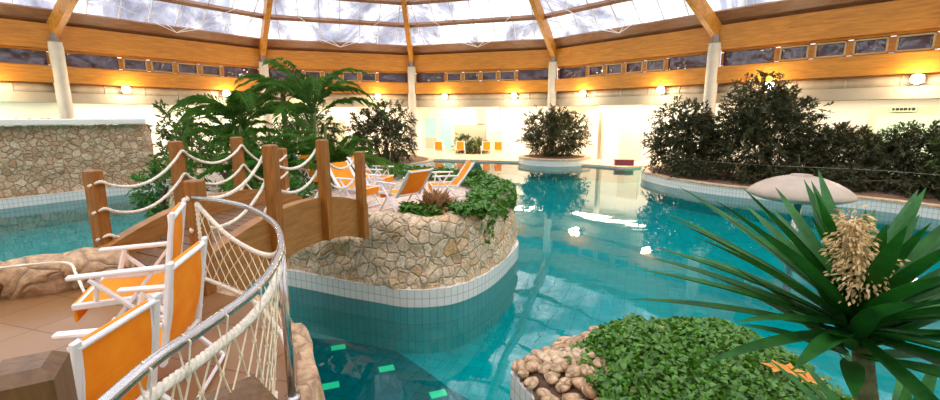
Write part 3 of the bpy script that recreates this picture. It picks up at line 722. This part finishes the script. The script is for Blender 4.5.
# brown bromeliad on the island rim
br=empty('brown_bromeliad',(-.66,8.35,1.60),0,'brown dry-leaved ornamental plant at the front rim of the island','plant')
m=MB(); r=random.Random(31)
for k in range(150):
    az=r.uniform(0,2*PI); el=r.uniform(-.1,1.2); d=V((math.cos(az)*math.cos(el),math.sin(az)*math.cos(el),math.sin(el)))
    m.leaf(V((0,0,.08))+d*r.uniform(0,.16)+V((r.uniform(-.12,.12),r.uniform(-.1,.1),0)),d,V((0,0,1)),r.uniform(.2,.34),r.uniform(.10,.15))
m.build('foliage',M['dryleaf'],br)
for k,(x,y,h) in enumerate([(3.10,4.15,.10),(3.32,4.0,.08),(3.38,4.35,.08)]):
    m=MB(); r=random.Random(50+k)
    for q in range(5): m.leaf(V((0,0,0)),V((math.cos(q*1.3+k),math.sin(q*1.3+k),.15)),V((0,0,1)),.15,.075,.15)
    o=m.build('orange_leaf',M['orangeleaf'],loc=(x,y,mound(x,y)+h)); tag(o,'orange fallen leaf cluster lying on ivy below the yucca','leaf','orange leaves under the yucca')

# ------------------------------------------------------------------ rope bridge
bf=V((-2.70,4.28,0)); bi=V((-1.90,7.58,0)); ax=(bi-bf); BL=ax.length; ax.normalize(); px=V((-ax.y,ax.x,0)); BW=1.60
brg=empty('rope_bridge',bf,0,'arched wooden footbridge with post and rope railings','bridge')
def bp(t,s,z=0):   # t along 0..1, s across 0(near rail)..1(far rail)
    return ax*(BL*t+.35*s)+px*(BW*s)+V((0,0,1.70+.30*(1-(2*t-1)**2)+z))
m=MB(); nP=24
for k in range(nP):
    t0,t1=-.06+1.12*k/nP,-.06+1.12*(k+.9)/nP
    q=[bp(t0,.03),bp(t1,.03),bp(t1,.97),bp(t0,.97)]; lo=[p-V((0,0,.05)) for p in q]
    m.add(q+lo,[[0,1,2,3],[4,7,6,5],[0,4,5,1],[1,5,6,2],[2,6,7,3],[3,7,4,0]])
m.build('deck',M['plank'],brg)
for s_ in (0.02,.98):
    m=MB(); K=20; rings=[]
    for k in range(K+1):
        t=-.07+1.14*k/K; hh=.26; c=bp(t,s_); w=px*.07
        rings.append([c-w+V((0,0,hh)),c+w+V((0,0,hh)),c+w-V((0,0,.38)),c-w-V((0,0,.38))])
    m.strip(rings); m.add(rings[0],[[0,1,2,3]]); m.add(rings[-1],[[3,2,1,0]]); m.build('side_beam',M['bridgewood'],brg)
TS=[.0,.33,.66,.985]; PH=1.10
def post_mesh(mb,c,w,h,rz,mat=None,cham=.035):
    R=Matrix.Rotation(rz,3,'Z'); a=w/2; b=a-cham; 
    vs=[R@V((sx*a,sy*a,z)) for z in (0,h-cham) for sx,sy in ((-1,-1),(1,-1),(1,1),(-1,1))]+[R@V((sx*b,sy*b,h)) for sx,sy in ((-1,-1),(1,-1),(1,1),(-1,1))]
    fs=[[3,2,1,0],[8,9,10,11]]
    for l in (0,4):
        for k in range(4): fs.append([l+k,l+(k+1)%4,l+4+(k+1)%4,l+4+k])
    mb.add([V(c)+v for v in vs],fs)
rzb=math.atan2(ax.y,ax.x)
for s_ in (0,1):
    for t in TS:
        m=MB(); c=bp(t,-.05 if s_==0 else 1.05,-.36); post_mesh(m,c,.130,PH+.36,rzb,cham=.014); m.build('post',M['post'],brg)
    for hh in (.97,.66,.35):
        pts=[]; sx=-.05 if s_==0 else 1.05; side=-px*.09 if s_==1 else px*.09
        for k in range(3):
            a,b=bp(TS[k],sx,hh),bp(TS[k+1],sx,hh); sag=.22
            for q in range(12):
                u=q/12; pts.append(a.lerp(b,u)+side-V((0,0,sag*4*u*(1-u))))
        pts.append(bp(TS[3],sx,hh)+side); pts=[pts[0]-side*.9-V((0,0,.05))-ax*.08]+pts+[pts[-1]-side-V((0,0,.12))]
        m=MB()
        for st_ in range(3):
            # three laid strands
            hp=[]; dense=catmull(pts,5,False)
            dist=0
            for k,p in enumerate(dense):
                if k: dist+=(p-dense[k-1]).length
                ph=dist/.075*2*PI/1+st_*2*PI/3; tdir=(dense[min(k+1,len(dense)-1)]-dense[max(0,k-1)]).normalized()
                u=tdir.cross(V((0,0,1))).normalized(); v=u.cross(tdir); hp.append(p+(u*math.cos(ph)+v*math.sin(ph))*.010)
            m.tube(hp,.0125,5)
        m.build('rope',M['rope'],brg,smooth=True)

# ------------------------------------------------------------------ handrail with net on the near terrace
hr=empty('handrail',(-1.12,2.55,1.66),0,'curved stainless handrail with rope net along the terrace edge','handrail')
RP=[(-1.02,.98,2.60),(-.985,1.28,2.65),(-.96,1.49,2.65),(-.94,1.83,2.65),(-1.0,2.2,2.65),(-1.13,2.6,2.65),(-1.40,3.12,2.65),(-1.86,3.68,2.65),(-2.30,4.0,2.65),(-2.64,4.20,2.64)]
rail=catmull(RP,8,False)
m=MB(); m.tube([loc(p,hr) for p in rail],.021,14); m.build('rail',M['steel'],hr,smooth=True)
for (x,y) in [(-1.115,2.55)]:
    m=MB(); m.tube([loc((x,y,1.62),hr),loc((x,y,2.63),hr)],.025,12); m.lathe([(0,1.64-1.66),(.05,-.02),(.05,.012),(0,.02)],loc((x,y,1.66),hr),16); m.build('post',M['steel'],hr,smooth=True)
def railpt(y):   # point of the rail (plan) at param index
    return rail[max(0,min(len(rail)-1,int(y)))]
IP=min(range(len(rail)),key=lambda i:(rail[i]-V((-1.115,2.55,2.65))).length)
def helix(mb,pts,R,r,pitch,n=3):
    dense=catmull(pts,6,False)
    for s_ in range(n):
        hp=[];dist=0
        for k,p in enumerate(dense):
            if k: dist+=(p-dense[k-1]).length
            ph=dist/pitch*2*PI+s_*2*PI/n; td=(dense[min(k+1,len(dense)-1)]-dense[max(0,k-1)]).normalized()
            u=td.orthogonal() if abs(td.z)>.95 else td.cross(V((0,0,1))); u.normalize(); v=u.cross(td); hp.append(p+(u*math.cos(ph)+v*math.sin(ph))*R)
        mb.tube(hp,r,6)
def net_panel(top,bot,nu,nv,name='net'):
    """diamond mesh between two rope curves"""
    mb=MB()
    def P(u,v):
        k=u*(len(top)-1); i=min(len(top)-2,int(k)); a=top[i].lerp(top[i+1],k-i); k=u*(len(bot)-1); i=min(len(bot)-2,int(k)); b=bot[i].lerp(bot[i+1],k-i); return a.lerp(b,v)
    for i in range(-nv,nu+1):
        for sg in (1,-1):
            pts=[]
            for j in range(nv+1):
                u=(i+ j*.5 if sg==1 else i+nv*.5-j*.5+0)/nu
                if -1e-6<=u<=1+1e-6: pts.append(P(max(0,min(1,u)),j/nv))
                elif pts: break
            if len(pts)>1: mb.tube(pts,.0042,4)
    for i in range(nu+1):      # knots
        for j in range(1,nv):
            u=(i+.5*(j%2))/nu
            if u<=1:
                c=P(u,j/nv); mb.box(c,(.014,.014,.014))
    return mb
# section 1: bottom-left of the picture to the post
i0=0; top1=[loc(rail[i]-V((0.02,0,.12)),hr) for i in range(0,IP+1)]
bot1=[loc((rail[i].x-.10,rail[i].y-.03,1.72),hr) for i in range(0,IP+1)]
m=net_panel(top1,bot1,13,6); m.build('net',M['net'],hr)
m=MB(); helix(m,top1,.0105,.011,.075); m.build('net_border_rope',M['rope'],hr,smooth=True)
m=MB(); helix(m,bot1,.010,.011,.09); m.build('net_border_rope',M['rope'],hr,smooth=True)
# lashings that tie the border rope to the rail
for i in range(1,IP,6):
    m=MB(); c=loc(rail[i],hr); m.tube([c+V((0,0,.024)),c+V((.024,0,0)),c-V((0,0,.16)),c+V((-.024,0,0))],.004,4,closed=True)
    m.build('lashing',M['rope'],hr)
# section 2: post to bridge post, the top rope sags in two swags
idx=list(range(IP,len(rail)-2)); n2=len(idx); top2=[];bot2=[]
for k,i in enumerate(idx):
    u=k/(n2-1); p=rail[i]; sag=.32*math.sin(PI*min(1,max(0,(u-.12)/.88)))+.05
    top2.append(loc(p-V((0,0,sag)),hr)); bot2.append(loc(V((p.x,p.y,1.74+.1*u)),hr))
m=net_panel(top2,bot2,12,6); m.build('net',M['net'],hr)
for pts,R in ((top2,.011),(bot2,.010)):
    m=MB(); helix(m,pts,R,R*1.1,.09); m.build('net_border_rope',M['rope'],hr,smooth=True)
for c0,c1 in ((top2[-1],bot2[-1]),):
    m=MB(); helix(m,[c0,c0.lerp(c1,.33),c0.lerp(c1,.66),c1],.010,.011,.09); m.build('net_border_rope',M['rope'],hr,smooth=True)
# wooden posts of the terrace edge
m=MB(); post_mesh(m,(0,0,0),.155,1.105,.52,cham=.028); o=m.build('wooden_post',M['darkpost'],loc=(-1.17,1.075,1.66)); tag(o,'thick weathered wooden post with slanted top edges in the bottom left corner','post')
m=MB(); post_mesh(m,(0,0,0),.30,.62,.80,cham=.008); o=m.build('wooden_post',M['darkpost'],loc=(-.95,1.60,1.66)); tag(o,'flat-topped wooden post under the handrail, at the foot of the rope net','post')
# loose rope on the kerb
m=MB(); helix(m,[V((.0,.0,.0)),V((.35,.10,.02)),V((.7,.12,.03)),V((.92,-.05,-.02)),V((1.15,-.25,-.12))],.006,.008,.06); o=m.build('loose_rope',M['rope'],loc=(-4.55,4.0,1.985),smooth=True); tag(o,'loose white rope lying over the kerb boulders','rope')

# ------------------------------------------------------------------ chairs
def make_chair(name,label,recline=.25,group=None,seat=True,scale=1.0):
    """folding beach chair facing local -x; origin on the floor under the seat"""
    root=empty(name,(0,0,0),0,label,'deck chair',group); W=.54; sh=.36
    wm=M['whitemetal']
    bx0=.22; bt=V((bx0+math.sin(recline)*.56,0,sh+math.cos(recline)*.52)); bb=V((bx0,0,sh-.03))
    f=MB()
    for s in (-1,1):
        y=s*W/2; f.box(((bb+bt)/2)+V((0,y,.0)),(.028,.05,(bt-bb).length+.06),Matrix.Rotation(math.atan2(bt.x-bb.x,bt.z-bb.z),3,'Y'),.006)
    f.tube([bt+V((0,-W/2,-.01)),bt+V((0,W/2,-.01))],.016,10); f.tube([bb+V((0,-W/2,0)),bb+V((0,W/2,0))],.014,8)
    f.build('back_frame',wm,root)
    b=MB(); d=(bt-bb); nrm=V((-d.z,0,d.x)).normalized(); K=8; top=[];bot=[]
    w2=W/2-.035
    rings=[]
    for k in range(K+1):
        t=k/K; c=bb.lerp(bt,.03+.98*t)-nrm*(-.02+.025*math.sin(PI*t))*1.0; rings.append([c+V((0,-w2,0))-nrm*.008,c+V((0,w2,0))-nrm*.008,c+V((0,w2,0))+nrm*.008,c+V((0,-w2,0))+nrm*.008])
    b.strip(rings); b.add(rings[0],[[0,1,2,3]]); b.add(rings[-1],[[3,2,1,0]]); bk=b.build('backrest',M['orange'],root,smooth=False)
    # pale hem down both fabric edges
    for s in (-1,1):
        h=MB(); h.tube([ (V(r[0])+V(r[3]))/2 if s==-1 else (V(r[1])+V(r[2]))/2 for r in rings],.012,6); h.build('hem',M['whitemetal'],bk,smooth=True)
    sf=MB(); sx0=-.24
    for s in (-1,1): sf.box(((sx0+bx0)/2,s*W/2,sh),(bx0-sx0+.04,.028,.04),None,.006)
    sf.tube([(sx0,-W/2,sh),(sx0,W/2,sh)],.015,8); sf.build('seat_frame',wm,root)
    q=MB(); rings=[]
    for k in range(K+1):
        t=k/K; x=sx0-.015+(bx0-sx0)*t; z=sh+.012-.03*math.sin(PI*t); 
        if k==0: z-=.01
        rings.append([(x,-w2,z-.007),(x,w2,z-.007),(x,w2,z+.007),(x,-w2,z+.007)])
    q.strip(rings); q.add(rings[0],[[0,1,2,3]]); q.add(rings[-1],[[3,2,1,0]])
    q.box((sx0-.02,0,sh-.05),(.02,2*w2,.12),None,.005); q.build('seat',M['orange'],root)
    for s in (-1,1):
        y=s*(W/2+.035)
        l=MB(); l.beam((-.22,y,.012),(.18,y,.54),.022,.035,up=V((0,1,0)),bev=.004); l.build('leg',wm,root)
        l=MB(); l.beam((.34,y+s*.024,.012),(-.14,y+s*.024,.54),.022,.035,up=V((0,1,0)),bev=.004); l.build('leg',wm,root)
        a=MB(); a.box((0.0,y+s*.012,.56),(.50,.05,.028),None,.008); a.build('armrest',wm,root)
        c=MB(); c.beam((-.10,y,.545),(-.14,s*W/2,.38),.02,.03,bev=.004); c.build('arm_strut',wm,root)
    for x in (-.22,.34):
        t=MB(); t.tube([(x,-W/2-.05,.03),(x,W/2+.05,.03)],.012,8); t.build('stretcher',wm,root)
    root.scale=(scale,)*3
    return root
def face(o,x,y,z,fx,fy,label=None,scale=1):
    o.location=(x,y,z); o.rotation_euler=(0,0,math.atan2(fy,fx)-PI); o.scale=(scale,)*3
    if label: o['label']=label
    return o
g1='orange chairs on the near terrace'; g2='orange loungers on the island'; g3='orange chairs along the far wall'
ch=make_chair('deck_chair','nearest orange folding chair, behind the bottom left wooden post',.16,g1)
face(ch,-1.90,1.93,1.66,-1,-.03,scale=.93)
face(copy_tree(ch),-2.06,2.62,1.66,-.97,-.22,scale=1.03,label='middle orange folding chair of the three on the near terrace')
face(copy_tree(ch),-2.66,3.38,1.66,-.90,-.42,scale=1.15,label='farthest of three orange folding chairs on near terrace, touching bridge')
lc=make_chair('lounger','orange reclined lounger turned away at the front of the island',.62,g2)
face(lc,-1.38,8.75,1.53,-.75,.62,scale=1.10)
face(copy_tree(lc),-.58,9.7,1.53,-.98,-.2,'orange lounger seen edge-on beside the island ivy, rightmost of its group',scale=1.12)
face(copy_tree(lc),-2.30,9.25,1.53,.80,-.45,'orange lounger facing the pool just behind the last bridge post',scale=1.12)
face(copy_tree(lc),-2.25,10.9,1.53,.95,-.2,'flat-lying orange lounger at the back beside the spiky plant',scale=1.12)
up_=make_chair('lounger','upright orange chair back behind the third bridge post',.18,g2)
face(up_,-3.95,11.4,1.53,.8,-.6)
fl_=['far orange chair in front of the glass door','far orange chair between the glass door and the indoor shrubs','far orange chair right of the indoor shrubs','far orange chair against the white pillar']
first=None
for k,(x,y,fx,fy) in enumerate([(-2.62,38.6,.15,1),(-.86,38.6,-.1,1),(1.36,38.5,-.1,1),(2.40,38.4,.1,1)]):
    if first is None: first=make_chair('far_chair',fl_[0],.05,g3); c=first
    else: c=copy_tree(first)
    face(c,x,y,.13,fx,fy,fl_[k],1.3)

# ------------------------------------------------------------------ mushroom fountain
mf=empty('mushroom_fountain',(7.50,10.1,-.9),0,'pale domed water mushroom on a steel pole standing in the pool','fountain')
m=MB(); m.tube([(0,0,0),(0,0,2.62)],.075,16); m.build('pole',M['steel'],mf,smooth=True)
m=MB(); R=1.02; m.lathe([(0,2.98),(.25,2.965),(.48,2.91),(.70,2.82),(.87,2.72),(.97,2.64),(R,2.57),(R-.01,2.52),(.96,2.50),(.8,2.44),(0.1,2.5),(0,2.5)],(0,0,0),56); m.build('dome',M['dome'],mf,smooth=True)
m=MB(); m.lathe([(0,3.01),(.20,3.0),(.22,2.965),(0,2.96)],(0,0,0),24); m.build('cap_plate',M['dome'],mf)
# green lights on the pool floor
for k,(x,y) in enumerate([(-2.48,7.82),(-1.44,7.1),(-2.25,6.6),(-.5,6.38)]):
    m=MB(); m.box((0,0,.01),(.26,.17,.02),Matrix.Rotation(.35,3,'Z'),.004); o=m.build('floor_light',M['greenlamp'],loc=(x,y,-.9))
    tag(o,['green light panel on the pool floor nearest the stone island','green floor light second from the island, midway across the channel','green floor light closest to the near terrace edge','green floor light nearest the ivy planter'][k],'pool light','green pool floor lights')

# ------------------------------------------------------------------ far wall furnishings (bay 2..4)
def on_wall(i,t,o=4.55):
    a,b=off(i,o),off((i+1)%NB,o); return a.lerp(b,t)
def wallbox(mb,i,t,z,w,dp,h,o=4.55,bev=0.0):
    a,b,d,n=bay(i); R=Matrix((d,n,V((0,0,1)))).transposed(); c=on_wall(i,t,o); mb.box(c+V((0,0,z)),(w,dp,h),R,bev); return c
def tfor(i,px,z=1.5):   # wall parameter for a plan direction
    u=(px-470)/450/1.0; a,b=off(i,4.55),off((i+1)%NB,4.55); best=min(range(401),key=lambda k:abs(a.lerp(b,k/400).x/a.lerp(b,k/400).y-u)); return best/400
bay3=3
def wb(px,z,w,dp,h,mat,name,o=4.5,bev=0,i=3,parent=None):
    m=MB(); wallbox(m,i,tfor(i,px),z,w,dp,h,o,bev); return m.build(name,mat,parent)
d1=struct(wb(439,1.85,3.1,.12,3.5,M['cream'],'door_1',4.52)); 
wb(431.5,1.75,1.15,.05,3.0,M['doorglass'],'pane',4.44,parent=d1); wb(446.5,1.75,1.15,.05,3.0,M['doorglass'],'pane',4.44,parent=d1)
wb(431.5,.95,1.1,.03,1.0,M['beige'],'kick_panel',4.40,parent=d1)
o=wb(480.5,3.35,.75,.10,1.25,M['grille'],'ventilation_grille',4.5); tag(o,'grey ventilation grille high on the far white wall','grille')
o=wb(470,1.5,3.0,.06,2.2,M['beige'],'wall_panel',4.5); struct(o)
o=wb(497,2.2,.55,.5,4.4,M['cream'],'pillar',4.2); struct(o)
m=MB(); wallbox(m,4,tfor(4,606),2.2,.28,.28,4.4,3.2); struct(m.build('pillar',M['beige']))
m=MB(); wallbox(m,4,tfor(4,629),1.5,1.7,.08,2.7,4.5); struct(m.build('door_2',M['cream']))
m=MB(); wallbox(m,2,tfor(2,330),1.6,3.0,.1,2.9,4.5); struct(m.build('door_3',M['beige']))
# plants indoors by the wall
for k,(px,s_) in enumerate([(466,1.0),(479,.8)]):
    p=on_wall(3,tfor(3,px),3.6)
    B('wall_shrub',(p.x,p.y,.13),[((0,0,.75*s_),(.8*s_,.5,.7*s_))],900,.24,.09,M['bushgreen'],['bright green shrub by the far wall between orange chairs','second green shrub by the far wall, right of the brighter one'][k],'shrub','shrubs by the far wall',seed=40+k)
bn=empty('plum_bench',(10.35,30.2,.13),-.15,'low plum-red bench box on the far deck beside the right bank','bench')
m=MB(); m.box((0,0,.16),(1.2,.45,.32),None,.01); m.build('body',M['plum'],bn)
m=MB(); m.box((0,0,.35),(1.28,.52,.06),None,.02); m.build('seat',M['plum'],bn)
# right-hand doorway and dark lettering strip above it
i=5
dr=MB(); wallbox(dr,i,.63,1.9,3.2,.1,3.9,4.5); d4=struct(dr.build('door_4',M['sign']))
m=MB(); wallbox(m,i,.63,1.75,2.7,.06,3.2,4.44); m.build('pane',M['paleglass'],d4)
sg=empty('door_sign',on_wall(i,.60,4.35)+V((0,0,3.72)),0,'small dark lettering strip above the pale right doorway','sign')
a,b,d,n=bay(i); R=Matrix((d,n,V((0,0,1)))).transposed()
m=MB(); m.box((0,0,0),(.95,.05,.26),R,.01); m.build('panel',M['sign'],sg)
m=MB()
for k,w_ in enumerate((.09,.13,.11,.13,.08,.11)): m.box(d*(-.36+.145*k)-n*.03,(w_,.02,.12),R)
m.build('marks',M['black'],sg)
# thin cable across the right bank
m=MB(); K=12; A_,B_=V((10.6,26.3,0)),V((18.6,16.0,0))
pts=[V((10.25,24.3,1.25)),V((11.2,21.3,1.28)),V((13.1,19.2,1.30)),V((15.6,17.6,1.32)),V((16.6,15.6,1.35))]
gc=empty('guard_cable',(10.25,24.3,.45),0,'thin pale cable strung in front of the right bank bushes','cable')
m.tube([loc(p,gc) for p in catmull(pts,4,False)],.006,5); m.build('wire',M['grille'],gc)
for p in pts[1:]:
    q=MB(); q.tube([loc((p.x,p.y,.44),gc),loc(p,gc)],.012,6); q.build('stake',M['greymetal'],gc)
q=MB(); q.tube([(0,0,0),(0,0,.8)],.012,6); q.build('stake',M['greymetal'],gc)

# ------------------------------------------------------------------ lamps
WARM=(1.0,.80,.55)
lab={(0,.75):'floodlight on the white band at the far left picture edge',(1,.25):'floodlight above the left stone wall',(1,.75):'floodlight behind the left feather palm fronds',(2,.25):'floodlight behind the tallest feather palm',(2,.75):'floodlight just left of the middle column',
 (3,.25):'floodlight just right of the middle column, above the glass door',(3,.75):'floodlight left of the column behind the round planter',(4,.25):'floodlight right of the column behind the round planter',(4,.75):'floodlight above the left end of right bank',
 (5,.25):'floodlight behind the tallest right bush',(5,.72):'big floodlight at the upper right above the pale doorway'}
for i in range(NB):
    for t in ((.25,.75) if i!=5 else (.25,.72)):
        a,b,d,n=bay(i); p=off(i,-.45).lerp(off((i+1)%NB,-.45),t)+V((0,0,4.88))
        if (i,t) in lab:
            root=empty('floodlight',p,math.atan2(n.y,n.x),lab[(i,t)],'lamp','floodlights around the hall')
            m=MB(); m.box((.12,0,0),(.14,.42,.36),None,.02); m.build('housing',M['greymetal'],root)
            m=MB(); m.box((.30,0,0),(.26,.06,.06)); m.build('bracket',M['greymetal'],root)
            m=MB(); m.lathe([(0,.20),(.10,.17),(.18,.09),(.21,0),(.18,-.09),(.10,-.17),(0,-.20)],(0,0,0),16); m.build('lens',M['lens'],root,smooth=True)
        ld=bpy.data.lights.new('flood','POINT'); ld.energy=130; ld.color=WARM; ld.shadow_soft_size=.15
        lo=bpy.data.objects.new('flood',ld); COL.objects.link(lo); lo.location=p-n*.55+V((0,0,-.05))
for i in range(NB):      # strip lights of the side aisle ceiling
    if i in (7,8,9,10): continue
    a,b,d,n=bay(i); p=off(i,2.8).lerp(off((i+1)%NB,2.8),.5)+V((0,0,4.34))
    ld=bpy.data.lights.new('aisle','AREA'); ld.shape='RECTANGLE'; ld.size=(b-a).length*.9; ld.size_y=1.2; ld.energy=(560 if i not in (5,0) else 300); ld.color=(1.0,.88,.68)
    lo=bpy.data.objects.new('aisle',ld); COL.objects.link(lo); lo.location=p; lo.rotation_euler=(0,0,math.atan2(d.y,d.x))

# ------------------------------------------------------------------ sky
wd=bpy.data.worlds.new('sky'); scn.world=wd; wd.use_nodes=True; nt=wd.node_tree; L_=nt.links
bg=nt.nodes['Background']; tc=N(nt,'ShaderNodeTexCoord')
n=N(nt,'ShaderNodeTexNoise',Scale=5.0,Detail=6.0,Roughness=.62,Distortion=1.5); L_.new(tc.outputs['Generated'],n.inputs['Vector'])
r_=ramp(nt,[(.30,(.13,.13,.175)),(.44,(.23,.235,.28)),(.55,(.58,.59,.62)),(.66,(1.3,1.28,1.25))]); L_.new(n.outputs['Fac'],r_.inputs['Fac']); L_.new(r_.outputs['Color'],bg.inputs['Color'])
sx=N(nt,'ShaderNodeSeparateXYZ'); L_.new(tc.outputs['Generated'],sx.inputs[0])   # overcast sky, brighter towards the zenith
mr=N(nt,'ShaderNodeMapRange'); mr.inputs['From Min'].default_value=.38; mr.inputs['From Max'].default_value=.8; mr.inputs['To Min'].default_value=3.0; mr.inputs['To Max'].default_value=5.2
L_.new(sx.outputs[2],mr.inputs['Value']); L_.new(mr.outputs[0],bg.inputs['Strength'])

# ------------------------------------------------------------------ camera and view
cd=bpy.data.cameras.new('camera'); cd.sensor_width=36; cd.lens=450/940*36; cd.clip_start=.05; cd.clip_end=300
co=bpy.data.objects.new('camera',cd); COL.objects.link(co); co.location=(0,0,3.4); co.rotation_euler=(math.radians(90-10.6),0,0); scn.camera=co
vs=scn.view_settings; vs.view_transform='Standard'; vs.look='None'; vs.gamma=1.0; vs.exposure=0.36; vs.use_curve_mapping=False
scn.cycles.max_bounces=8; scn.cycles.transparent_max_bounces=12; scn.cycles.use_denoising=True; scn.cycles.sample_clamp_indirect=6.0
scn.cycles.caustics_reflective=False; scn.cycles.caustics_refractive=False
